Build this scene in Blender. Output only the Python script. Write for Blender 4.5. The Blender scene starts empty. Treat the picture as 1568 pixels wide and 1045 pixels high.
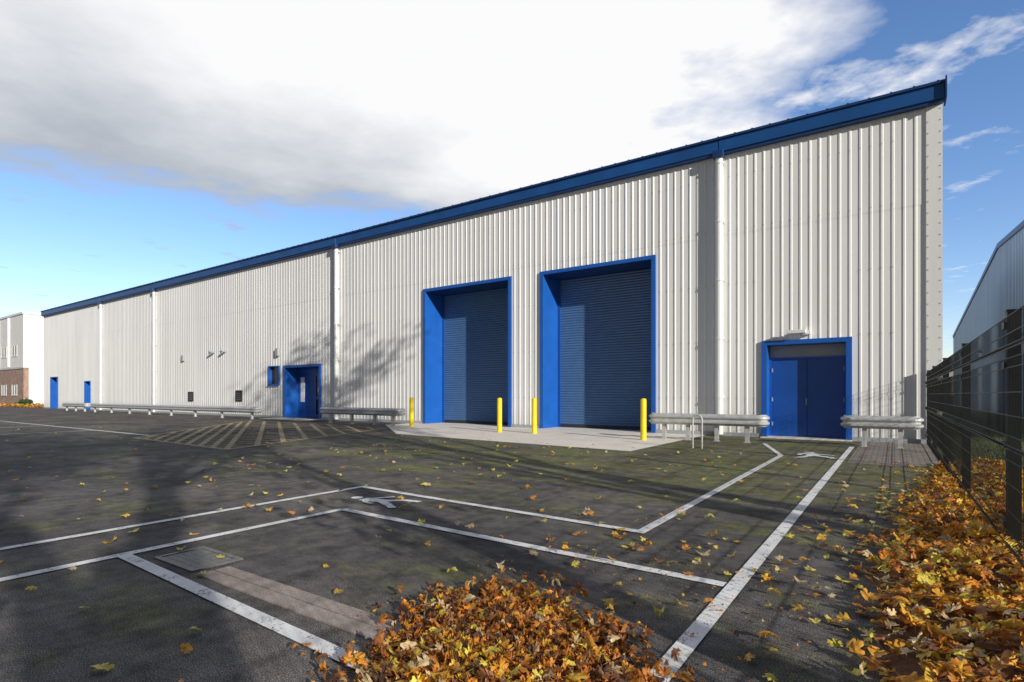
import bpy, math, random
import numpy as np
from mathutils import Vector, Matrix
random.seed(7); rng=np.random.default_rng(7)
scene=bpy.context.scene
WY=18.28   # wall plane
CAMH=1.3

# ---------------------------------------------------------------- helpers
def link(o,parent=None):
    scene.collection.objects.link(o)
    if parent is not None: o.parent=parent
    return o
def empty(name):
    e=bpy.data.objects.new(name,None); e.empty_display_size=0.3
    return link(e)
def mesh(name,verts,faces,mat=None,parent=None,smooth=False):
    m=bpy.data.meshes.new(name); m.from_pydata([tuple(v) for v in verts],[],faces); m.update()
    if mat: m.materials.append(mat)
    if smooth: m.polygons.foreach_set('use_smooth',[True]*len(m.polygons))
    return link(bpy.data.objects.new(name,m),parent)
class MB:
    def __init__(s): s.v=[]; s.f=[]
    def box(s,x0,x1,y0,y1,z0,z1):
        b=len(s.v)
        s.v+=[(x0,y0,z0),(x1,y0,z0),(x1,y1,z0),(x0,y1,z0),(x0,y0,z1),(x1,y0,z1),(x1,y1,z1),(x0,y1,z1)]
        s.f+=[(b,b+3,b+2,b+1),(b+4,b+5,b+6,b+7),(b,b+1,b+5,b+4),(b+1,b+2,b+6,b+5),(b+2,b+3,b+7,b+6),(b+3,b,b+4,b+7)]
        return s
    def quad(s,a,b_,c,d):
        b=len(s.v); s.v+=[a,b_,c,d]; s.f.append((b,b+1,b+2,b+3)); return s
    def tube(s,pts,r,n=8,caps=True):
        pts=[Vector(p) for p in pts]
        rs=r if isinstance(r,(list,tuple)) else [r]*len(pts)
        b=len(s.v)
        for i,p in enumerate(pts):
            d=(pts[min(i+1,len(pts)-1)]-pts[max(i-1,0)]).normalized()
            up=Vector((0,0,1)) if abs(d.z)<0.9 else Vector((1,0,0))
            a=d.cross(up).normalized(); c=d.cross(a).normalized()
            for k in range(n):
                t=2*math.pi*k/n
                s.v.append(tuple(p+(a*math.cos(t)+c*math.sin(t))*rs[i]))
        for i in range(len(pts)-1):
            for k in range(n):
                k2=(k+1)%n
                s.f.append((b+i*n+k,b+i*n+k2,b+(i+1)*n+k2,b+(i+1)*n+k))
        if caps:
            s.f.append(tuple(b+k for k in range(n))); e=b+(len(pts)-1)*n
            s.f.append(tuple(e+n-1-k for k in range(n)))
        return s
    def obj(s,name,mat,parent=None,smooth=False,bevel=0):
        o=mesh(name,s.v,s.f,mat,parent,smooth)
        if bevel:
            m=o.modifiers.new('b','BEVEL'); m.width=bevel; m.segments=2; m.limit_method='ANGLE'
        return o
def box(name,x0,x1,y0,y1,z0,z1,mat,parent=None,bevel=0):
    return MB().box(x0,x1,y0,y1,z0,z1).obj(name,mat,parent,bevel=bevel)

# ---------------------------------------------------------------- materials
def newmat(name):
    m=bpy.data.materials.new(name); m.use_nodes=True
    nt=m.node_tree; b=nt.nodes['Principled BSDF']
    return m,nt,b
def N(nt,t,**k):
    n=nt.nodes.new(t)
    for a,v in k.items(): setattr(n,a,v)
    return n
def noise(nt,scale,detail=4,rough=.55,vec=None,sc3=None):
    n=N(nt,'ShaderNodeTexNoise'); n.inputs['Scale'].default_value=scale
    n.inputs['Detail'].default_value=detail; n.inputs['Roughness'].default_value=rough
    if vec is None:
        g=N(nt,'ShaderNodeNewGeometry'); vec=g.outputs['Position']
    if sc3:
        mp=N(nt,'ShaderNodeMapping'); mp.inputs['Scale'].default_value=sc3
        nt.links.new(vec,mp.inputs['Vector']); vec=mp.outputs['Vector']
    nt.links.new(vec,n.inputs['Vector'])
    return n.outputs['Fac']
def ramp(nt,fac,stops):
    r=N(nt,'ShaderNodeValToRGB'); e=r.color_ramp.elements
    while len(e)<len(stops): e.new(.5)
    for i,(p,c) in enumerate(stops):
        e[i].position=p; e[i].color=(c,c,c,1) if isinstance(c,(int,float)) else (*c,1)
    nt.links.new(fac,r.inputs['Fac']); return r.outputs['Color']
def mix(nt,fac,a,b,mode='MIX'):
    m=N(nt,'ShaderNodeMix',data_type='RGBA',blend_type=mode)
    for s,v in ((0,fac),(6,a),(7,b)):
        if isinstance(v,(int,float)): m.inputs[s].default_value=v
        elif isinstance(v,tuple): m.inputs[s].default_value=(*v,1)
        else: nt.links.new(v,m.inputs[s])
    return m.outputs[2]
def math_(nt,op,a,b=None,clamp=False):
    m=N(nt,'ShaderNodeMath',operation=op,use_clamp=clamp)
    for i,v in enumerate((a,b)):
        if v is None: continue
        if isinstance(v,(int,float)): m.inputs[i].default_value=v
        else: nt.links.new(v,m.inputs[i])
    return m.outputs[0]
def mrange(nt,v,a,b,c=0.,d=1.):
    m=N(nt,'ShaderNodeMapRange'); nt.links.new(v,m.inputs[0])
    for i,x in enumerate((a,b,c,d)): m.inputs[i+1].default_value=x
    return m.outputs[0]
def bump(nt,b,h,strength=.3,dist=.01):
    n=N(nt,'ShaderNodeBump'); n.inputs['Strength'].default_value=strength; n.inputs['Distance'].default_value=dist
    nt.links.new(h,n.inputs['Height']); nt.links.new(n.outputs['Normal'],b.inputs['Normal'])
def paint(name,col,rough=.4,var=.12,scale=1.5,metal=0,sc3=None):
    m,nt,b=newmat(name)
    f=ramp(nt,noise(nt,scale,5,.6,sc3=sc3),[(.3,1-var),(.7,1)])
    c=mix(nt,1.0,col,f,'MULTIPLY')
    nt.links.new(c,b.inputs['Base Color']); b.inputs['Roughness'].default_value=rough; b.inputs['Metallic'].default_value=metal
    return m

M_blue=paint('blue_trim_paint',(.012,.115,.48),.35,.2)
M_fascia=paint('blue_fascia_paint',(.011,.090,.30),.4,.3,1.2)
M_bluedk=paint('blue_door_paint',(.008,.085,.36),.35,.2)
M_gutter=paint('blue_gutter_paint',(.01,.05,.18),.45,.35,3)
M_white=paint('white_steel',(.82,.82,.80),.4,.12,2)
M_pipe=paint('grey_white_pipe',(.76,.76,.75),.4,.12,2)
M_grey=paint('grey_panel',(.40,.42,.43),.5,.15)
M_dark=paint('dark_vent',(.03,.03,.03),.6,.2)
M_galv=paint('galvanised_steel',(.62,.63,.62),.42,.3,6,.25)
M_yellow=paint('yellow_bollard_paint',(.92,.68,.01),.4,.12,4)
M_black=paint('black_fence_paint',(.008,.010,.009),.4,.2,6)
M_roof=paint('roof_sheet',(.3,.31,.32),.5,.1)

def cladding(name,col):
    m,nt,b=newmat(name)
    st=ramp(nt,noise(nt,1.0,5,.6,sc3=(2.2,1,.12)),[(.3,.88),(.65,1.0)])
    pan=ramp(nt,noise(nt,.35,2,.5,sc3=(1,1,.3)),[(.35,.94),(.65,1.0)])
    c=mix(nt,1.0,col,st,'MULTIPLY'); c=mix(nt,1.0,c,pan,'MULTIPLY')
    g=N(nt,'ShaderNodeNewGeometry'); sp=N(nt,'ShaderNodeSeparateXYZ'); nt.links.new(g.outputs['Position'],sp.inputs[0])
    low=mrange(nt,sp.outputs[2],.9,0.,0.,.6)
    nn=math_(nt,'MULTIPLY',low,noise(nt,4,5,.7),True)
    c=mix(nt,nn,c,(.25,.25,.19))
    nt.links.new(c,b.inputs['Base Color']); b.inputs['Roughness'].default_value=.38
    return m
M_clad=cladding('cream_box_profile_cladding',(.87,.865,.84))
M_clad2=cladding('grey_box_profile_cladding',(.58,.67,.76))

def asphalt_color(nt):
    fine=ramp(nt,noise(nt,140,2,.7),[(.35,.28),(.5,.9),(.72,3.2)])
    mid=ramp(nt,noise(nt,5,6,.7),[(.3,.5),(.7,1.35)])
    big=ramp(nt,noise(nt,.4,5,.65),[(.35,(.070,.066,.067)),(.65,(.165,.150,.138))])
    mossn=noise(nt,.6,8,.76,sc3=(1,2.0,1))
    g=N(nt,'ShaderNodeNewGeometry'); sp=N(nt,'ShaderNodeSeparateXYZ'); nt.links.new(g.outputs['Position'],sp.inputs[0])
    zone=math_(nt,'MULTIPLY',mrange(nt,sp.outputs[1],5.,9.,0.,1.),mrange(nt,sp.outputs[0],-16.,-7.,0.,1.))
    moss=ramp(nt,math_(nt,'ADD',mossn,math_(nt,'MULTIPLY',zone,.13)),[(.51,0.),(.68,.85)])
    c=mix(nt,moss,big,(.175,.180,.070))
    st=ramp(nt,noise(nt,1.1,7,.7),[(.32,.42),(.50,1.)])
    c=mix(nt,1.0,c,st,'MULTIPLY')
    c=mix(nt,1.0,c,mid,'MULTIPLY'); c=mix(nt,1.0,c,fine,'MULTIPLY')
    return c
m,nt,b=newmat('weathered_asphalt'); M_asph=m
nt.links.new(asphalt_color(nt),b.inputs['Base Color']); b.inputs['Roughness'].default_value=.88
b.inputs['Specular IOR Level'].default_value=.2
h=mix(nt,.35,noise(nt,120,2,.7),noise(nt,14,4,.7)); bump(nt,b,h,.6,.008)
def worn(name,col,lo,hi):
    m,nt,b=newmat(name)
    w=ramp(nt,mix(nt,.4,noise(nt,9,8,.75),noise(nt,80,3,.7)),[(lo,0.),(hi,1.)])
    dirt=ramp(nt,noise(nt,3,5,.6),[(.3,.72),(.7,1.)])
    c=mix(nt,1.0,col,dirt,'MULTIPLY')
    c=mix(nt,w,(.11,.10,.09),c)
    nt.links.new(c,b.inputs['Base Color']); b.inputs['Roughness'].default_value=.8
    bump(nt,b,noise(nt,120,2,.7),.4,.005)
    return m
M_line=worn('worn_white_road_paint',(.93,.93,.91),.40,.46)
M_yline=worn('worn_yellow_road_paint',(.70,.54,.27),.43,.57)
m,nt,b=newmat('concrete_slab'); M_conc=m
c=ramp(nt,noise(nt,1.3,7,.7),[(.3,(.80,.73,.63)),(.7,(.97,.91,.81))])
c=mix(nt,1.0,c,ramp(nt,noise(nt,60,3,.7),[(.3,.78),(.7,1.0)]),'MULTIPLY')
nt.links.new(c,b.inputs['Base Color']); b.inputs['Roughness'].default_value=.85; bump(nt,b,noise(nt,60,4),.2,.004)
m,nt,b=newmat('channel_concrete'); M_chan=m
c=ramp(nt,noise(nt,5,7,.7),[(.3,(.26,.21,.18)),(.7,(.46,.38,.33))])
c=mix(nt,1.0,c,ramp(nt,noise(nt,90,3,.7),[(.3,.6),(.7,1.3)]),'MULTIPLY')
nt.links.new(c,b.inputs['Base Color']); b.inputs['Roughness'].default_value=.9; bump(nt,b,noise(nt,60,4),.5,.006)
def brickmat(name,c1,c2,mo,scale,w,hh,vertical):
    m,nt,b=newmat(name)
    g=N(nt,'ShaderNodeNewGeometry'); vec=g.outputs['Position']
    if vertical:
        s=N(nt,'ShaderNodeSeparateXYZ'); nt.links.new(vec,s.inputs[0]); cc=N(nt,'ShaderNodeCombineXYZ')
        nt.links.new(math_(nt,'ADD',s.outputs[0],s.outputs[1]),cc.inputs[0]); nt.links.new(s.outputs[2],cc.inputs[1]); vec=cc.outputs[0]
    t=N(nt,'ShaderNodeTexBrick'); nt.links.new(vec,t.inputs['Vector'])
    t.inputs['Color1'].default_value=(*c1,1); t.inputs['Color2'].default_value=(*c2,1); t.inputs['Mortar'].default_value=(*mo,1)
    t.inputs['Scale'].default_value=scale; t.inputs['Brick Width'].default_value=w; t.inputs['Row Height'].default_value=hh; t.inputs['Mortar Size'].default_value=.01
    c=mix(nt,1.0,t.outputs['Color'],ramp(nt,noise(nt,2.5,6,.7),[(.3,.55),(.7,1.2)]),'MULTIPLY')
    nt.links.new(c,b.inputs['Base Color']); b.inputs['Roughness'].default_value=.85
    return m
M_brick=brickmat('red_brick',(.42,.21,.14),(.34,.17,.12),(.5,.47,.42),1,.225,.075,True)
M_paver=brickmat('block_paving',(.36,.29,.25),(.27,.23,.21),(.07,.07,.05),1,.2,.1,False)
m,nt,b=newmat('grass_soil'); M_grass=m
c=ramp(nt,noise(nt,3,8,.7),[(.3,(.07,.08,.03)),(.7,(.19,.21,.07))])
nt.links.new(c,b.inputs['Base Color']); b.inputs['Roughness'].default_value=.95; bump(nt,b,noise(nt,40,4),1,.03)
m,nt,b=newmat('glass_dark'); M_glass=m
b.inputs['Base Color'].default_value=(.02,.025,.03,1); b.inputs['Roughness'].default_value=.06
m,nt,b=newmat('bark'); M_bark=m
c=ramp(nt,noise(nt,6,6,.7,sc3=(1,1,.3)),[(.3,(.05,.04,.03)),(.7,(.14,.12,.09))]); nt.links.new(c,b.inputs['Base Color']); b.inputs['Roughness'].default_value=.95
def leafmat(name):
    m,nt,b=newmat(name)
    a=N(nt,'ShaderNodeAttribute',attribute_name='Col')
    c=mix(nt,1.0,a.outputs['Color'],ramp(nt,noise(nt,45,3,.6),[(.3,.65),(.7,1.2)]),'MULTIPLY')
    nt.links.new(c,b.inputs['Base Color']); b.inputs['Roughness'].default_value=.5
    tr=N(nt,'ShaderNodeBsdfTranslucent'); nt.links.new(c,tr.inputs['Color'])
    ms=N(nt,'ShaderNodeMixShader'); ms.inputs[0].default_value=.3
    nt.links.new(b.outputs[0],ms.inputs[1]); nt.links.new(tr.outputs[0],ms.inputs[2])
    nt.links.new(ms.outputs[0],nt.nodes['Material Output'].inputs['Surface'])
    return m
M_leaf=leafmat('autumn_leaf')

# ---------------------------------------------------------------- camera
cam=bpy.data.cameras.new('camera'); co=link(bpy.data.objects.new('camera',cam))
cam.sensor_width=36; cam.lens=19.42; cam.shift_y=.0526; cam.clip_end=3000; cam.clip_start=.05
AZ=math.radians(34.7)
co.location=(0,0,CAMH); co.rotation_euler=(math.radians(90),0,AZ); scene.camera=co

# ---------------------------------------------------------------- light
EL=math.radians(18.5); SAZ=math.radians(110.5)
sdir=Vector((math.sin(SAZ)*math.cos(EL),math.cos(SAZ)*math.cos(EL),math.sin(EL)))
L=bpy.data.lights.new('sun','SUN'); L.energy=5.0; L.angle=math.radians(.5); L.color=(1,.95,.87)
lo=link(bpy.data.objects.new('sun',L)); lo.rotation_euler=sdir.to_track_quat('Z','Y').to_euler(); lo.location=(20,-10,20)
w=bpy.data.worlds.new('World'); scene.world=w; w.use_nodes=True; nt=w.node_tree
for n in list(nt.nodes): nt.nodes.remove(n)
out=N(nt,'ShaderNodeOutputWorld')
sky=N(nt,'ShaderNodeTexSky',sky_type='NISHITA'); sky.sun_disc=False; sky.sun_elevation=EL; sky.sun_rotation=SAZ
sky.air_density=1.0; sky.dust_density=.2; sky.ozone_density=2.0
hs=N(nt,'ShaderNodeHueSaturation'); hs.inputs['Saturation'].default_value=1.15; hs.inputs['Value'].default_value=1.4
nt.links.new(sky.outputs[0],hs.inputs['Color'])
skc=mix(nt,1.0,hs.outputs[0],(.95,.90,1.02),'MULTIPLY')
bg1=N(nt,'ShaderNodeBackground'); bg1.inputs[1].default_value=.14; nt.links.new(skc,bg1.inputs[0])
tc=N(nt,'ShaderNodeTexCoord'); sp=N(nt,'ShaderNodeSeparateXYZ'); nt.links.new(tc.outputs['Generated'],sp.inputs[0])
DX,DY,DZ=sp.outputs
dz=math_(nt,'MAXIMUM',DZ,.03)
F=(-math.sin(AZ),math.cos(AZ)); R=(math.cos(AZ),math.sin(AZ))
fw=math_(nt,'ADD',math_(nt,'MULTIPLY',DX,F[0]),math_(nt,'MULTIPLY',DY,F[1]))
rt=math_(nt,'ADD',math_(nt,'MULTIPLY',DX,R[0]),math_(nt,'MULTIPLY',DY,R[1]))
q1=math_(nt,'DIVIDE',rt,dz); q2=math_(nt,'DIVIDE',fw,dz)
cb=N(nt,'ShaderNodeCombineXYZ'); nt.links.new(q1,cb.inputs[0]); nt.links.new(q2,cb.inputs[1])
P=cb.outputs[0]
n1=noise(nt,1.5,7,.56,vec=P); n2=noise(nt,.7,3,.5,vec=P); n3=noise(nt,2.6,6,.6,vec=P)
m1=math_(nt,'SUBTRACT',math_(nt,'ADD',math_(nt,'MULTIPLY',q1,.5),3.6),q2)
m2=math_(nt,'MULTIPLY',math_(nt,'SUBTRACT',.80,q1),2.2)
mm=math_(nt,'MINIMUM',m1,m2)
cov=math_(nt,'ADD',mm,math_(nt,'MULTIPLY',math_(nt,'SUBTRACT',n1,.5),3.0))
covf=ramp(nt,math_(nt,'ADD',math_(nt,'MULTIPLY',cov,.5),.5),[(.36,0.),(.70,1.)])
wz_=math_(nt,'MULTIPLY',mrange(nt,q1,1.7,.8,0.,1.),mrange(nt,q2,2.6,1.9,0.,1.))
wisp=ramp(nt,math_(nt,'ADD',n3,math_(nt,'MULTIPLY',wz_,.12)),[(.60,0.),(.76,.85)])
front=mrange(nt,fw,.3,.55)
fac=math_(nt,'MULTIPLY',math_(nt,'MAXIMUM',covf,wisp),front)
# added unseen cloud behind camera: dim for shadow contrast, bright low to light wall
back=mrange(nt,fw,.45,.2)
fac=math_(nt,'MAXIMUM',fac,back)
br=math_(nt,'ADD',math_(nt,'MULTIPLY',m1,.42),math_(nt,'MULTIPLY',math_(nt,'SUBTRACT',n2,.5),.9))
br=math_(nt,'ADD',br,math_(nt,'MULTIPLY',math_(nt,'SUBTRACT',n1,.5),1.1))
br=math_(nt,'ADD',br,mrange(nt,q1,-.9,.5,0.,.5))
ccol=ramp(nt,br,[(.05,(.46,.50,.56)),(.38,(.66,.69,.74)),(.78,(.97,.97,.98))])
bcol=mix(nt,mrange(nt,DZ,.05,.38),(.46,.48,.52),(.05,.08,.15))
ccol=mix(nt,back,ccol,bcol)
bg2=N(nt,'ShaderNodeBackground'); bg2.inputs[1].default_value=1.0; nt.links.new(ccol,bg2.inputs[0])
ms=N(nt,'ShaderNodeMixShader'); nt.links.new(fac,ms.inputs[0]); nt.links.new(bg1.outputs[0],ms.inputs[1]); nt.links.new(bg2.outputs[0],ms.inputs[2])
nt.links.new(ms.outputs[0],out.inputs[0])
scene.view_settings.view_transform='Standard'; scene.view_settings.look='None'; scene.view_settings.exposure=0

# ---------------------------------------------------------------- ground
mesh('ground',[(-700,-500,0),(500,-500,0),(500,900,0),(-700,900,0)],[(0,1,2,3)],M_asph)
def sheet(name,pts,z,mat,parent=None):
    return mesh(name,[(x,y,z) for x,y in pts],[tuple(range(len(pts)))],mat,parent)
sheet('concrete_apron',[(-5.0,12.0),(-5.0,19.45),(-18.2,19.45),(-18.2,16.6),(-13.6,12.9)],.004,M_conc)
sheet('block_paving',[(-.75,12.3),(.72,12.3),(.72,18.2),(-.75,18.2)],.004,M_paver)
sheet('grass_verge',[(.80,-30),(80,-30),(80,140),(6.5,140),(1.2,18.6),(.80,18.6)],.006,M_grass)
def strip(mb,a,b,wd,z):
    a=Vector(a);b=Vector(b); d=(b-a).normalized(); n=Vector((-d.y,d.x))*wd/2
    mb.quad((*(a-n),z),(*(b-n),z),(*(b+n),z),(*(a+n),z))
wl=MB()
strip(wl,(-.89,1.5),(-.87,16.1),.105,.008)
strip(wl,(-1.97,4.95),(-1.99,13.0),.10,.008)
strip(wl,(-2.0,13.0),(-2.85,15.9),.10,.0085)
strip(wl,(-6.2,5.2),(-1.92,4.98),.10,.0088)
strip(wl,(-5.14,4.05),(-.95,3.92),.10,.0088)
strip(wl,(-6.17,-6),(-6.17,5.2),.10,.008)
strip(wl,(-5.14,-6),(-5.14,4.05),.10,.008)
strip(wl,(-5.09,1.88),(-1.9,1.76),.10,.0088)
wl.obj('walkway_marking',M_line)
pl=MB()
strip(pl,(-60,8.3),(-19.3,7.9),.12,.008)
for x in (-24,-29,-34,-39,-44): strip(pl,(x,3.0),(x,8.1),.10,.0088)
pl.obj('parking_bay_marking',M_line)
def ped(cx,cy,ang,sc):
    mb=MB(); ca,sa=math.cos(ang),math.sin(ang)
    T=lambda p:(cx+sc*(p[0]*ca-p[1]*sa),cy+sc*(p[0]*sa+p[1]*ca))
    for i,(a,b,w_) in enumerate([((0,.32),(.02,-.04),.19),((.0,0),(.2,-.25),.12),((.2,-.25),(.22,-.5),.10),((.0,.0),(-.13,-.25),.12),((-.13,-.25),(-.27,-.46),.10),
                   ((0,.27),(.2,.12),.08),((.2,.12),(.32,.03),.07),((0,.27),(-.16,.12),.08),((-.16,.12),(-.2,-.04),.07)]):
        strip(mb,T(a),T(b),w_*sc,.008+.0006*i)
    k=len(mb.v); n=12
    for i in range(n):
        t=2*math.pi*i/n; mb.v.append((*T((.03+.085*math.cos(t),.46+.085*math.sin(t))),.0085))
    mb.f.append(tuple(range(k,k+n)))
    return mb.obj('pedestrian_symbol_marking',M_line)
ped(-5.15,4.62,math.radians(95),.9); ped(-1.45,13.4,math.radians(15),1.3)
yh=MB(); C=[Vector(p) for p in ((-18.8,7.2),(-13.0,6.9),(-16.2,14.9),(-27,15.6))]
def bil(u,v): return C[0]*(1-u)*(1-v)+C[1]*u*(1-v)+C[2]*u*v+C[3]*(1-u)*v
for a,b in (((0,0),(1,0)),((1,0),(1,1)),((1,1),(0,1)),((0,1),(0,0))): strip(yh,bil(*a),bil(*b),.14,.0085)
for i in range(1,16):
    c=i/8.0
    a=(max(0,c-1),min(1,c)); b=(min(1,c),max(0,c-1))
    strip(yh,bil(*a),bil(*b),.14,.009)
    c=i/8.0-1
    a=(max(0,c),max(0,-c)); b=(min(1,1+c),min(1,1-c))
    if (Vector(a)-Vector(b)).length>.01: strip(yh,bil(*a),bil(*b),.14,.0095)
yh.obj('yellow_box_marking',M_yline)
ch=MB(); ch.box(-4.12,-1.6,2.105,2.21,.0,.010); ch.box(-4.12,-1.6,1.98,2.09,.0,.010)
ch.obj('drainage_channel',M_chan)
mh=empty('manhole_cover')
fr=MB()
fr.box(-4.85,-4.81,1.99,2.38,0,.010).box(-4.27,-4.23,1.99,2.38,0,.010).box(-4.81,-4.27,1.99,2.03,0,.010).box(-4.81,-4.27,2.34,2.38,0,.010)
M_iron=paint('cast_iron',(.22,.21,.19),.6,.5,20)
fr.obj('frame',M_iron,mh)
pl2=MB(); pl2.box(-4.80,-4.28,2.035,2.335,0,.005)
for i in range(10):
    for j in range(5):
        x=-4.79+i*.051; y=2.05+j*.056; pl2.box(x,x+.03,y,y+.03,.005,.0065)
pl2.obj('lid',M_iron,mh)

# ---------------------------------------------------------------- warehouse
B=empty('warehouse_building')
XL,XR=-68.1,1.02; TOP=9.0
ops=[(-17.5,-12.66,0,6.07,1.12,'roller'),(-11.3,-6.68,0,6.07,1.12,'roller'),(-3.34,-.98,0,2.94,.43,'double'),
     (-28.26,-24.9,0,2.95,.82,'entrance'),(-29.75,-28.65,1.86,2.96,.14,'window'),(-66.1,-64.2,0,3.0,.5,'single'),(-57.6,-56.3,0,2.5,.4,'single')]
pitch=.25; RD=.015
def profile(x0,x1):
    pts=[]
    k=math.floor(x0/pitch)-1
    while k*pitch<x1+pitch:
        b=k*pitch
        pts+=[(b,0),(b+.178,0),(b+.192,-RD),(b+.236,-RD),(b+.25-.0001,0)]
        k+=1
    def h(x):
        for (a,ya),(c,yc) in zip(pts,pts[1:]):
            if a<=x<=c: return ya+(yc-ya)*(x-a)/max(c-a,1e-6)
        return 0
    inner=[p for p in pts if x0+1e-4<p[0]<x1-1e-4]
    return [(x0,h(x0))]+inner+[(x1,h(x1))]
cl=MB()
def panel(x0,x1,z0,z1):
    pr=profile(x0,x1); b=len(cl.v)
    for x,y in pr: cl.v+= [(x,WY+y,z0),(x,WY+y,z1)]
    for i in range(len(pr)-1): cl.f.append((b+2*i,b+2*i+2,b+2*i+3,b+2*i+1))
SE=6.42
def column(x0,x1,z0):
    if z0<SE: panel(x0,x1,z0,SE)
    b=len(cl.v)
    pr=profile(x0,x1)
    for x,y in pr: cl.v+=[(x,WY+y-.006,max(z0,SE)-.06),(x,WY+y-.006,TOP)]
    for i in range(len(pr)-1): cl.f.append((b+2*i,b+2*i+2,b+2*i+3,b+2*i+1))
xs=XL
so=sorted(ops)
for (a,b_,z0,z1,dp,kind) in so:
    column(xs,a,.12); column(a,b_,z1)
    if z0>0: panel(a,b_,.12,z0)
    xs=b_
column(xs,XR-.05,.12)
cl.obj('corrugated_cladding',M_clad,B)
bf=MB(); xs=XL
for (a,b_,z0,z1,dp,kind) in so:
    if z0==0:
        bf.box(xs+.001,a-.001,WY-.045,WY+.1,0,.121); xs=b_
bf.box(xs,XR-.06,WY-.045,WY+.1,0,.121); bf.obj('base_flashing',M_grey,B)
DEPTH=34
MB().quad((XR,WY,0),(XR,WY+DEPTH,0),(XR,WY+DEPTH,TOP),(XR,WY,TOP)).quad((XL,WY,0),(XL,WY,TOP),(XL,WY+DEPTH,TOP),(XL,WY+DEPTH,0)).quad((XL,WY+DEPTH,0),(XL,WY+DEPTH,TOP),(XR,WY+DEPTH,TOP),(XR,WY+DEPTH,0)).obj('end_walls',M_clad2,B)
rz=TOP+.3; rp=rz+DEPTH/2*.1
mesh('roof',[(XL,WY,rz),(XR,WY,rz),(XR,WY+DEPTH/2,rp),(XL,WY+DEPTH/2,rp),(XR,WY+DEPTH,rz),(XL,WY+DEPTH,rz),(XR,WY,TOP-.1),(XR,WY+DEPTH,TOP-.1),(XL,WY,TOP-.1),(XL,WY+DEPTH,TOP-.1)],
     [(0,1,2,3),(3,2,4,5),(1,6,7,4,2),(0,3,5,9,8)],M_roof,B)
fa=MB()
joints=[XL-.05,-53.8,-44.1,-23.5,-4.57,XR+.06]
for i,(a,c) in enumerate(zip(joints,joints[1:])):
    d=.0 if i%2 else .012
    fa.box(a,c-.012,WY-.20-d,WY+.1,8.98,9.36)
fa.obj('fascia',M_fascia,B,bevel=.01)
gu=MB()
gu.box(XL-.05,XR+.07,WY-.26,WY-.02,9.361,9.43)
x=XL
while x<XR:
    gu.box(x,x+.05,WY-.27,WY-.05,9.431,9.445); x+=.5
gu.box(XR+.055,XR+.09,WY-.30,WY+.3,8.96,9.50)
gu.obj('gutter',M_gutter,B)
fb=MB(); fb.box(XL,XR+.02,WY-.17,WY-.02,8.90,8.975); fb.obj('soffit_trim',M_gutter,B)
box('corner_flashing',XR-.33,XR+.012,WY-.045,WY+.05,.1,8.90,M_clad,B)
bo=MB(); z=.4
while z<8.8:
    for x in (XR-.29,XR-.03): bo.box(x-.010,x+.010,WY-.058,WY-.044,z-.010,z+.010)
    z+=.3
for k in range(math.floor(-30/pitch),0):
    x=k*pitch+.214
    if any(a-.1<x<b_+.1 for a,b_,*_ in ops[:4]): zs=(6.5,8.2)
    else: zs=(1.2,3.0,4.8,6.5,8.2)
    for z in zs: bo.box(x-.010,x+.010,WY-RD-.014,WY-RD+.002,z-.010,z+.010)
bo.obj('fixing_bolts',M_grey,B)
for i,x in enumerate((-4.57,-23.5,-44.1,-53.8)):
    d=MB(); r=.10 if i else .12; yo=WY-.15
    d.tube([(x,yo,.05),(x,yo,8.95)],r,16)
    z=1.2
    while z<8.8:
        d.tube([(x,yo,z),(x,yo,z+.07)],r+.02,16); d.box(x-.15,x+.15,WY-.06,WY-.02,z,z+.06); z+=1.85
    d.obj('downpipe_%d'%(i+1),M_pipe,B,smooth=False)
    box('hopper_%d'%(i+1),x-.16,x+.16,WY-.33,WY-.1,8.78,9.0,M_gutter,B,.01)
M_roller=paint('navy_roller_curtain',(.075,.165,.32),.38,.15,3)
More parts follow.
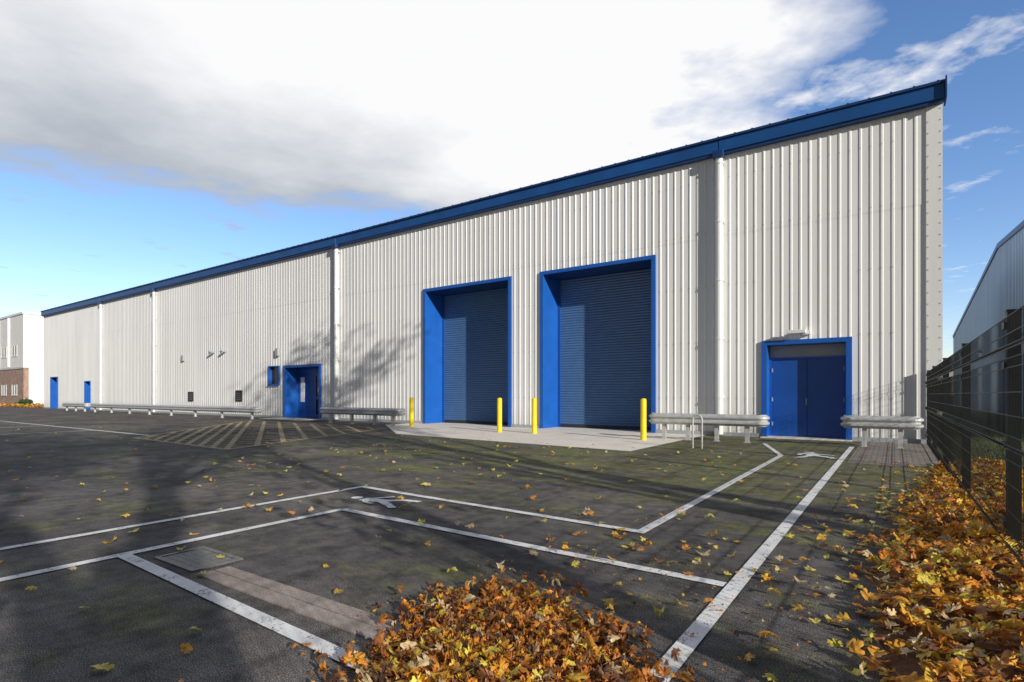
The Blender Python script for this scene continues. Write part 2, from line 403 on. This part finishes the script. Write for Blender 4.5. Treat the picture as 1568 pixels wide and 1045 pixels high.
def opening(i,a,b_,z0,z1,dp,kind):
    w_=.15 if kind in('roller','double','entrance') else .07
    t=MB(); y0,y1=WY-.075,WY+.03
    t.box(a-.0,a+w_,y0,y1,z0,z1); t.box(b_-w_,b_,y0,y1,z0,z1); t.box(a+w_,b_-w_,y0,y1,z1-w_*.9,z1)
    if z0>0: t.box(a+w_,b_-w_,y0,y1,z0,z0+w_)
    t.box(a+w_-.05,a+w_-.002,y1,WY+dp,z0,z1); t.box(b_-w_+.002,b_-w_+.05,y1,WY+dp,z0,z1); t.box(a+w_,b_-w_,y1,WY+dp,z1-w_*.9+.003,z1)
    t.obj('%s_frame_%d'%(kind,i),M_blue,B,bevel=.006)
    ia,ib,it=a+w_,b_-w_,z1-w_*.9; yb=WY+dp
    if kind=='roller':
        s=MB(); z=.12; pr=[]
        while z<it:
            pr+=[(z,0),(z+.012,-.006),(z+.035,-.022),(z+.065,-.022),(z+.088,-.006)]; z+=.1
        pr.append((it,0))
        for (za,ya),(zb,yb_) in zip(pr,pr[1:]):
            s.quad((ia+.1,yb+ya,za),(ib-.1,yb+ya,za),(ib-.1,yb+yb_,zb),(ia+.1,yb+yb_,zb))
        s.obj('roller_curtain_%d'%i,M_roller,B)
        g=MB(); g.box(ia,ia+.1,yb-.06,yb+.05,0,it).box(ib-.1,ib,yb-.06,yb+.05,0,it)
        g.obj('guide_rails_%d'%i,M_bluedk,B)
        box('bottom_rail_%d'%i,ia+.1,ib-.1,yb-.035,yb+.02,.01,.12,M_dark,B)
        box('back_panel_%d'%i,ia-.2,ib+.2,yb+.06,yb+.10,0,it+.3,M_dark,B)
        box('soffit_%d'%i,ia,ib,WY+.035,yb-.001,it-.02,it-.004,M_gutter,B)
    elif kind=='double':
        box('head_panel_%d'%i,ia,ib,yb-.0,yb+.05,it-.36,it,M_grey,B)
        mid=(ia+ib)/2; zt=it-.36
        f=MB(); f.box(ia,ia+.07,yb-.05,yb,0,zt).box(ib-.07,ib,yb-.05,yb,0,zt).box(ia+.07,ib-.07,yb-.05,yb,zt-.06,zt-.0); f.obj('inner_frame_%d'%i,M_blue,B)
        l=MB(); l.box(ia+.075,mid-.006,yb-.02,yb+.02,.02,zt-.065).box(mid+.006,ib-.075,yb-.02,yb+.02,.02,zt-.065); l.obj('door_leaves_%d'%i,M_bluedk,B,bevel=.004)
        hn=MB()
        for z in (.35,1.1,2.0): hn.box(ia+.06,ia+.09,yb-.065,yb-.02,z,z+.12); hn.box(ib-.09,ib-.06,yb-.065,yb-.02,z,z+.12)
        hn.box(mid-.03,mid+.0,yb-.05,yb-.02,1.0,1.2); hn.obj('hinges_%d'%i,M_grey,B)
        box('threshold_%d'%i,a,b_,WY-.25,yb,.0,.03,M_conc,B)
    elif kind=='entrance':
        x1,x2=ia+.02,ib-.02; xm=x1+(x2-x1)*.52
        g=MB()
        for xa,xb in ((x1,x1+.1),(xm-.05,xm+.05),(x2-.1,x2)): g.box(xa,xb,yb-.04,yb+.04,0,it)
        g.box(x1+.1,xm-.05,yb-.035,yb+.04,it-.3,it); g.box(xm+.05,x2-.1,yb-.035,yb+.04,it-.45,it)
        g.box(x1+.1,xm-.05,yb-.035,yb+.04,0,.25); g.box(xm+.05,x2-.1,yb-.035,yb+.04,0,.2); g.box(xm+.05,x2-.1,yb-.035,yb+.04,1.05,1.2)
        g.obj('entrance_door_frame_%d'%i,M_blue,B)
        box('entrance_side_panel_%d'%i,x1+.1,xm-.05,yb-.01,yb+.01,.25,it-.3,M_bluedk,B)
        box('entrance_door_glazing_%d'%i,xm+.05,x2-.1,yb-.0,yb+.02,.2,it-.45,M_glass,B)
        box('entrance_notice_%d'%i,x1+.2,x1+.55,yb-.03,yb-.012,.9,2.3,M_white,B)
        box('door_sign_%d'%i,xm+.2,xm+.5,yb-.02,yb-.004,1.45,1.75,M_white,B)
        box('ramp_%d'%i,ia-.3,ib+.3,WY-1.4,WY-.08,0,.03,M_conc,B)
    elif kind=='window':
        box('window_glass_%d'%i,ia,ib,yb-.02,yb,z0+w_,it,M_glass,B)
        box('window_sill_%d'%i,a-.05,b_+.05,WY-.12,WY-.076,z0-.04,z0,M_blue,B)
    else:
        box('door_leaf_%d'%i,ia+.04,ib-.04,yb-.03,yb,.02,it-.04,M_bluedk,B); 
        box('door_handle_%d'%i,ib-.2,ib-.12,yb-.07,yb-.03,1.0,1.1,M_grey,B)
for i,o in enumerate(ops): opening(i+1,*o)
v=MB()
VL=((-38.9,1.2,.62),(-32.9,1.25,.66))
for x,z,s in VL: v.box(x-s/2,x+s/2,WY-.08,WY-.0,z-s/2,z+s/2)
v.obj('louvre_vents',M_dark,B)
v=MB()
for x,z,s in VL:
    for k in range(4): v.box(x-s/2+.12,x+s/2-.12,WY-.10,WY-.08,z-s/2+.10+k*.12,z-s/2+.12+k*.12)
v.obj('vent_louvres',M_grey,B)
v=MB(); v.box(-28.95,-28.65,WY-.16,WY-.03,3.5,3.95); v.box(-40.1,-39.8,WY-.14,WY-.03,3.6,4.0)
v.obj('vent_boxes',M_grey,B,bevel=.02)
v=MB()
for x in (-35.9,-34.5):
    v.tube([(x,WY-.02,4.02),(x,WY-.25,4.02)],.07,10); v.tube([(x-.16,WY-.25,3.98),(x+.05,WY-.25,4.08)],.075,10)
v.obj('flue_outlets',M_grey,B)
v=MB(); v.box(-2.3,-2.0,WY-.16,WY-.03,3.06,3.18); v.box(-2.6,-2.12,WY-.32,WY-.15,3.10,3.20); v.box(-2.2,-2.1,WY-.2,WY-.1,3.18,3.28)
v.obj('security_light',M_white,B,bevel=.01)

# ---------------------------------------------------------------- crash barriers
def barrier(x0,x1,y,top,posts,fish=True):
    e=empty('crash_barrier')
    W=[(0,0),(-.012,-.02),(-.075,-.065),(-.078,-.10),(-.02,-.145),(-.02,-.17),(-.078,-.215),(-.075,-.25),(-.012,-.295),(0,-.315)]
    path=[]
    r=.16
    for k in range(7):
        path.append((x0+r-r*math.cos(math.pi*k/12), y+r-r*math.sin(math.pi*k/12)))
    for k in range(7):
        path.append((x1-r+r*math.sin(math.pi*k/12), y+r-r*math.cos(math.pi*k/12)))
    path=[(x0+.02,y+r+.16)]+path+[(x1-.02,y+r+.16)]
    v=[];f=[];n=len(W)
    for i,p in enumerate(path):
        a=Vector(path[max(i-1,0)]); c=Vector(path[min(i+1,len(path)-1)]); d=(c-a).normalized(); nn=Vector((d.y,-d.x))
        for o,z in W:
            q=Vector(p)+nn*(-o); v.append((q.x,q.y,top+z))
    for i in range(len(path)-1):
        for k in range(n-1): f.append((i*n+k,(i+1)*n+k,(i+1)*n+k+1,i*n+k+1))
    o=mesh('rail',v,f,M_galv,e)
    s=o.modifiers.new('s','SOLIDIFY'); s.thickness=.006
    p=MB()
    for x in posts:
        p.box(x-.05,x+.05,y+.06,y+.075,0,top-.02).box(x-.05,x+.05,y+.155,y+.17,0,top-.02).box(x-.006,x+.006,y+.075,y+.155,0,top-.02)
        p.box(x-.08,x+.08,y+.03,y+.20,0,.012)
    p.obj('posts',M_galv,e)
    return e
barrier(-1.06,.50,16.3,.78,(-.62,.12))
barrier(-6.0,-2.83,15.9,.76,(-5.6,-4.9,-4.1,-3.3))
barrier(-21.9,-16.75,16.0,.74,(-21.3,-19.8,-18.3,-17.2))
barrier(-50,-27.6,16.2,.66,[-49.5+i*3.05 for i in range(8)])
barrier(-56.6,-51.6,16.4,.66,(-56,-54,-52.1))
hp=MB(); pts=[(-4.05,13.6,0)]+[(-3.94-.11*math.cos(math.pi*k/8),13.6,.70+.11*math.sin(math.pi*k/8)) for k in range(9)]+[(-3.83,13.6,0)]
hp.tube(pts,.022,10); hp.obj('steel_hoop',M_galv)

for x,y in ((-5.95,15.25),(-9.99,15.75),(-11.33,15.6),(-16.2,16.2)):
    b=MB(); h=1.2
    b.tube([(x,y,0),(x,y,h-.05),(x,y,h-.015),(x,y,h)],[.085,.085,.07,.03],18); b.tube([(x,y,0),(x,y,.015)],.12,18)
    b.obj('yellow_bollard',M_yellow,smooth=False)

# ---------------------------------------------------------------- fence
FX=.74; FT=1.88
fe=empty('mesh_fence')
posts=[-1.0,2.3,5.6,8.95,12.25,15.55,18.12]
p=MB()
for y in posts:
    p.box(FX-.04,FX+.04,y-.04,y+.04,0,FT+.05); p.box(FX-.045,FX+.045,y-.045,y+.045,FT+.051,FT+.065)
    for z in (.3,.9,1.5,1.8): p.box(FX-.06,FX-.041,y-.05,y+.05,z,z+.05)
p.obj('posts',M_black,fe)
wv=MB()
prof=[(.04,0)]
for zc in (.25,.95,1.62): prof+=[(zc-.05,0),(zc,-.045),(zc+.05,0)]
prof.append((FT,0))
xo=FX-.045
y=posts[0]
while y<posts[-1]:
    for (za,oa),(zb,ob) in zip(prof,prof[1:]):
        b=len(wv.v); r=.0019
        for z,o in ((za,oa),(zb,ob)):
            wv.v+=[(xo+o-r,y-r,z),(xo+o+r,y-r,z),(xo+o+r,y+r,z),(xo+o-r,y+r,z)]
        for k in range(4): wv.f.append((b+k,b+(k+1)%4,b+4+(k+1)%4,b+4+k))
    y+=.062
for z,o in prof+[(.45,0),(.65,0),(.82,0),(1.15,0),(1.32,0),(1.5,0),(1.75,0)]:
    wv.box(xo+o-.008,xo+o-.003,posts[0],posts[-1],z-.0035,z+.0035)
wv.obj('mesh_panels',M_black,fe)

# ---------------------------------------------------------------- neighbouring buildings
NB=empty('neighbouring_warehouse')
nx=6.0; y0,yr,y1=20.,51.,87.
def nz(y): return 11.8-.09*abs(y-yr)
v=[];f=[]; y=y0
while y<=y1+.01:
    for yy,o in ((y,0),(y+.3,0),(y+.33,-.035),(y+.42,-.035),(y+.45,0)):
        yy=min(yy,y1); v+=[(nx+o,yy,0),(nx+o,yy,nz(yy))]
    y+=.5
for k in range(len(v)//2-1): f.append((2*k,2*k+1,2*k+3,2*k+2))
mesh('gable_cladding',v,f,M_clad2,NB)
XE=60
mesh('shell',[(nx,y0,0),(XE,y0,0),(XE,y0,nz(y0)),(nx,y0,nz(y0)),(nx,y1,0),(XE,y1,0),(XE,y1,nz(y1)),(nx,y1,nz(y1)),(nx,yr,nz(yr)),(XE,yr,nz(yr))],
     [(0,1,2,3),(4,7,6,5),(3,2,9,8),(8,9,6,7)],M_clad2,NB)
t=MB()
for ya,yb in ((y0,yr),(yr,y1)):
    b=len(t.v); 
    for yy in (ya,yb):
        z=nz(yy); t.v+=[(nx-.1,yy,z-.25),(nx-.1,yy,z+.08),(nx+.3,yy,z+.08),(nx+.3,yy,z-.25)]
    for k in range(4): t.f.append((b+k,b+4+k,b+4+(k+1)%4,b+(k+1)%4))
t.obj('verge_trim',M_gutter,NB)
MB().box(nx-.25,nx-.05,60,60.3,4.8,5.0).box(nx-.25,nx-.05,41,41.3,4.6,4.75).obj('wall_lights',M_grey,NB)

WB=empty('white_office_building')
bx,by=-83.9,20.6
M_rend=paint('white_render',(.85,.84,.80),.7,.1)
MB().box(bx-35,bx,by,by+30,4.5,10.8).obj('rendered_upper_walls',M_rend,WB)
MB().box(bx-35,bx-.02,by+.03,by+29.9,0,4.5).obj('brick_lower_walls',M_brick,WB)
box('roof_capping',bx-35.1,bx+.1,by-.1,by+30.1,10.8,11.05,M_white,WB)
box('side_render',bx-.01,bx+.06,by+.5,by+30,0,4.5,M_rend,WB)
g=MB(); f2=MB(); pn=MB()
for k in range(6):
    x=bx-3.2-k*4.2
    for z in (1.3,6.0):
        g.box(x-.9,x+.9,by-.01,by+.035,z,z+1.2)
        f2.box(x-1.0,x+1.0,by-.06,by-.012,z-.1,z); f2.box(x-.04,x+.04,by-.05,by-.012,z,z+1.2); f2.box(x-1.,x-.9,by-.05,by-.012,z,z+1.25); f2.box(x+.9,x+1.,by-.05,by-.012,z,z+1.25)
    pn.box(x-2.05,x-1.95,by-.2,by-.005,4.7,10.7)
g.obj('windows',M_grey,WB); f2.obj('window_frames',M_white,WB); pn.obj('pilasters',M_rend,WB)
box('warning_sign',bx+.07,bx+.1,by+8,by+9.5,7.6,8.6,M_yellow,WB)
box('band',bx-35,bx+.02,by-.05,by-.006,4.4,4.6,M_galv,WB)

# ---------------------------------------------------------------- leaves
half=[(0,1.0),(.07,.80),(.20,.80),(.15,.52),(.36,.62),(.44,.76),(.62,.72),(.60,.54),(.76,.42),(.42,.24),(.64,.10),(.58,-.04),(.36,-.08),(.08,-.14)]
outl=half+[(-x,y) for x,y in half[:0:-1]]
LV=np.array([(0,.22)]+outl); nO=len(outl)
LF=[(0,1+i,1+(i+1)%nO) for i in range(nO)]
stem=[(.014,-.1),(-.014,-.1),(.05,-.75)]
LV=np.vstack([LV,stem]); LF.append((1+nO,2+nO,3+nO)); LF=np.array(LF)
LV[:,1]-=.25
SV=np.array([(0,.9),(.6,.5),(.55,-.2),(0,-.5),(-.55,-.2),(-.6,.5)]); SF=np.array([(0,1,5),(1,2,5),(2,4,5),(2,3,4)])
palette=np.array([(.96,.60,.07),(.95,.47,.05),(.88,.34,.04),(.62,.22,.035),(.38,.15,.05),(.22,.10,.05),(.88,.67,.36),(.98,.80,.12)])
def leaves(name,pos,size,tilt,curl,prob,simple=False):
    LVx,LFx=(SV,SF) if simple else (LV,LF)
    n=len(pos); nv=len(LVx)
    col=palette[rng.choice(len(palette),n,p=np.array(prob)/sum(prob))]*rng.uniform(.75,1.1,(n,1))
    V=np.zeros((n,nv,3)); lx,ly=LVx[:,0],LVx[:,1]
    sx=rng.uniform(.8,1.1,(n,1)); sy=rng.uniform(.85,1.1,(n,1))
    X=lx[None]*sx; Y=ly[None]*sy
    c1=rng.normal(0,1,(n,1))*curl; c2=rng.normal(0,1,(n,1))*curl; c3=rng.normal(0,1,(n,1))*curl
    Z=np.abs(c1)*X**2*1.3+c2*Y**2*.8+c3*X*Y+np.abs(X)*rng.uniform(-.3,.3,(n,1))+rng.normal(0,.03*curl/.4,(n,nv))
    V[:,:,0]=X;V[:,:,1]=Y;V[:,:,2]=Z
    V*=size[:,None,None]
    a=rng.uniform(0,2*np.pi,n); t=rng.normal(0,1,n)*tilt; u=rng.normal(0,1,n)*tilt
    flip=np.where(rng.random(n)<.4,np.pi,0)
    def rot(ax,th):
        c,s=np.cos(th),np.sin(th); M=np.zeros((n,3,3)); i,j=[(1,2),(2,0),(0,1)][ax]
        M[:,ax,ax]=1;M[:,i,i]=c;M[:,j,j]=c;M[:,i,j]=-s;M[:,j,i]=s; return M
    M=rot(2,a)@rot(0,t)@rot(1,u+flip)
    V=np.einsum('nij,nkj->nki',M,V)
    mn=V[:,:,2].min(1)
    V+=pos[:,None,:]
    V[:,:,2]-=np.where(pos[:,2]<.02,mn,mn*.5)[:,None]
    V[:,:,2]=np.maximum(V[:,:,2],.011)
    Fc=(LFx[None]+ (np.arange(n)*nv)[:,None,None]).reshape(-1,3)
    m=bpy.data.meshes.new(name); m.vertices.add(n*nv); m.vertices.foreach_set('co',V.reshape(-1))
    m.loops.add(Fc.size); m.loops.foreach_set('vertex_index',Fc.reshape(-1).astype(np.int32))
    m.polygons.add(len(Fc)); m.polygons.foreach_set('loop_start',np.arange(0,Fc.size,3,dtype=np.int32))
    m.update(calc_edges=True); m.validate()
    at=m.color_attributes.new('Col','FLOAT_COLOR','POINT')
    cc=np.ones((n,nv,4)); cc[:,:,:3]=col[:,None,:]*rng.uniform(.85,1.08,(n,nv,1)); at.data.foreach_set('color',cc.reshape(-1))
    m.materials.append(M_leaf)
    return link(bpy.data.objects.new(name,m))
def pileR(th): return .60+.33*max(0,math.cos(th-math.radians(127)))**4+.05*math.sin(3*th+1)+.05*math.sin(7*th)
pc=(-1.54,2.18)
def pileH(x,y):
    dx,dy=x-pc[0],y-pc[1]; r=math.hypot(dx,dy)/pileR(math.atan2(dy,dx)); return .03*max(0,1-r*r)*(1+.4*math.sin(6*x+2)*math.sin(5*y))
def pile_pts(n,spread):
    out=[]
    while len(out)<n:
        th=random.uniform(0,2*math.pi); r=math.sqrt(random.random())*spread
        rr=r*pileR(th)*(1+.22*random.gauss(0,1)); x=pc[0]+rr*math.cos(th); y=pc[1]+rr*math.sin(th)
        out.append((x,y,.012+pileH(x,y)+random.uniform(0,.012)))
    return np.array(out)
P1=pile_pts(1300,1.0); P2=pile_pts(3000,1.0)
keep=[i for i,p_ in enumerate(P1) if random.random()<(.8 if p_[1]<2.15 else .15)]
P1=P1[keep]; P1[:,2]+=.012
Lp=empty('leaf_pile')
def core(name,fn,xs,ys,mat,parent=None):
    v=[];f=[]
    for y in ys:
        for x in xs: v.append((x,y,fn(x,y)))
    nx_=len(xs)
    for j in range(len(ys)-1):
        for i in range(nx_-1): f.append((j*nx_+i,j*nx_+i+1,(j+1)*nx_+i+1,(j+1)*nx_+i))
    return mesh(name,v,f,mat,parent,True)
m,nt,b=newmat('leaf_litter'); M_lit=m
c=ramp(nt,noise(nt,30,8,.75),[(.3,(.06,.03,.015)),(.7,(.30,.13,.05))]); nt.links.new(c,b.inputs['Base Color']); b.inputs['Roughness'].default_value=.9; bump(nt,b,noise(nt,40,6,.7),1,.03)
a=leaves('large_leaves',P1,rng.uniform(.038,.078,len(P1)),.38,.5,[5,6,6,4,2,1,3,5]); a.parent=Lp
a=leaves('brown_leaves',P2,rng.uniform(.020,.050,len(P2)),.50,1.0,[0,2,5,8,8,5,2,0]); a.parent=Lp
core('litter',lambda x,y: pileH(x,y)*.9-.004,np.arange(-2.8,-.7,.04),np.arange(1.2,3.4,.04),M_lit,Lp)
def edgeX(y):
    return float(np.interp(y,[-1,3,5,7.3,9.9,11.3,13],[-.1,-.03,-.12,.12,.48,.64,.74]))
def bankH(x,y):
    e=edgeX(y); t=max(0,min(1,(x-e)/.75)); return (.02+.12*t*(1-max(0,x-.9)*.6))*(1.0 if x>e else 0)*(1+.25*math.sin(4*y)*math.sin(7*x+y))
pts=[]
while len(pts)<8200:
    y=random.uniform(1.2,13.0) ; e=edgeX(y); x=e+random.random()**.85*(1.55-e)+random.gauss(0,.12)
    if y>10 and random.random()<.5 and x<.7: continue
    pts.append((x,y,.012+max(0,bankH(x,y))+random.uniform(0,.03)))
P3=np.array(pts)
Lb=empty('fallen_leaf_bank')
a=leaves('leaves',P3,rng.uniform(.035,.08,len(P3)),.42,.5,[5,7,7,4,2,1,3,3]); a.parent=Lb
core('litter',lambda x,y: max(-.01,bankH(x,y)*.9-.006),np.arange(-.3,1.7,.05),np.arange(0,13.2,.08),M_lit,Lb)
pts=[]
while len(pts)<760:
    k=random.random()
    if k<.20: x,y=random.gauss(-1.0,1.2),random.gauss(3.2,1.3)
    elif k<.44: y=random.uniform(2,13); x=edgeX(y)-abs(random.gauss(0,.45))
    elif k<.85: x,y=random.uniform(-11,0),random.uniform(1.0,13)
    else: x,y=random.uniform(-28,-4),random.uniform(1.5,15)
    if y<.8: continue
    pts.append((x,y,.012))
P4=np.array(pts)
leaves('scattered_leaves',P4,rng.uniform(.032,.08,len(P4)),.18,.4,[5,4,2,1,.6,.4,4,6])
pts=[(random.uniform(-2.6,.3),random.uniform(1.4,4.6),.012) for _ in range(500)]
P5=np.array(pts); leaves('leaf_fragments',P5,rng.uniform(.006,.022,len(P5)),.3,.8,[1,2,3,3,3,2,1,0])
pts=[(random.uniform(-84,-69),random.uniform(17.5,20.4),.02+random.uniform(0,.25)) for _ in range(900)]
P6=np.array(pts); leaves('leaf_drift',P6,rng.uniform(.1,.2,len(P6)),.5,.5,[3,5,6,4,2,1,2,1])
v=[];f=[]
for _ in range(16000):
    y=random.uniform(3,26); x=random.uniform(.85,1.6+y*.13)
    a=random.uniform(0,6.28); h=random.uniform(.04,.13); w_=.006
    b=len(v); dx,dy=math.cos(a)*w_,math.sin(a)*w_
    v+=[(x-dx,y-dy,.0),(x+dx,y+dy,.0),(x+random.gauss(0,.03),y+random.gauss(0,.03),h)]; f.append((b,b+1,b+2))
mesh('verge_grass',v,f,paint('grass_blade',(.16,.21,.06),.7,.5,3))
def tuft(name,cx,cy,cz,r,n,s,col):
    P_=rng.normal(0,1,(n,3)); P_/=np.linalg.norm(P_,axis=1)[:,None]; P_*=r*rng.uniform(.5,1,(n,1)); P_[:,2]=np.abs(P_[:,2])
    o=leaves(name,P_+np.array([cx,cy,cz]),np.full(n,s),1.2,.4,[1]*8)
    o.data.materials.clear(); o.data.materials.append(col)
tuft('green_shrub',-79,19.6,.1,.8,500,.12,paint('shrub_leaf',(.05,.10,.03),.6,.4,4))

# ---------------------------------------------------------------- trees (outside the frame, beyond the fence)
def tree(x,y,H,r0,seed,nleaf,spread=1.0,depth=5,fork=.36):
    rd=random.Random(seed); e=empty('autumn_maple_tree'); mb=MB(); tips=[]
    def grow(p,d,L_,r,k):
        pts=[p]; rs=[r]; n=4 if k==0 else 3
        for i in range(n):
            d=(d+Vector((rd.gauss(0,.10),rd.gauss(0,.10),rd.gauss(.03,.05)))*(.18 if k==0 else 1)).normalized()
            p=p+d*L_/n; pts.append(p); rs.append(r*(1-(i+1)/n*(.22 if k==0 else .42)))
            if k>=2: tips.append(p.copy())
        mb.tube(pts,rs,9 if k==0 else (6 if k<3 else 4),False)
        if k>=depth: return
        for c in range(3 if k<4 else 2):
            a=rd.uniform(0,6.28); s=rd.uniform(.3,.75)*spread
            o=Vector((math.cos(a),math.sin(a),0)); nd=(d+o*s+Vector((0,0,.15))).normalized()
            q=pts[-1] if c else pts[-2]
            LL=H*.24 if k==0 else L_
            grow(q,nd,LL*rd.uniform(.62,.82),rs[-1]*rd.uniform(.55,.72),k+1)
    grow(Vector((x,y,-.1)),Vector((0,0,1)),H*fork,r0,0)
    mb.obj('trunk_and_limbs',M_bark,e,smooth=True)
    P_=[tips[rd.randrange(len(tips))]+Vector((rd.gauss(0,.35),rd.gauss(0,.35),rd.gauss(0,.3))) for _ in range(nleaf)]
    P_=[q for q in P_ if q.z>2]
    o=leaves('foliage',np.array([tuple(q) for q in P_]),rng.uniform(.10,.17,len(P_)),1.0,.4,[6,5,4,2,1,0,1,4],simple=True); o.parent=e
tree(8.6,-3.25,14,.48,3,2600)
tree(7.2,4.1,17,.20,11,1800,.75,5,.45)
tree(12.5,1.6,14.5,.22,61,2200,.8)
tree(10.0,-10.5,13,.30,5,3200,.9)
tree(15,-8.0,14.5,.30,41,3500,.9,5,.45)
tree(9.5,-.9,12,.15,31,1800,.8,4,.5)
tree(3.4,1.0,4.2,.045,17,60,.7,4,.3)
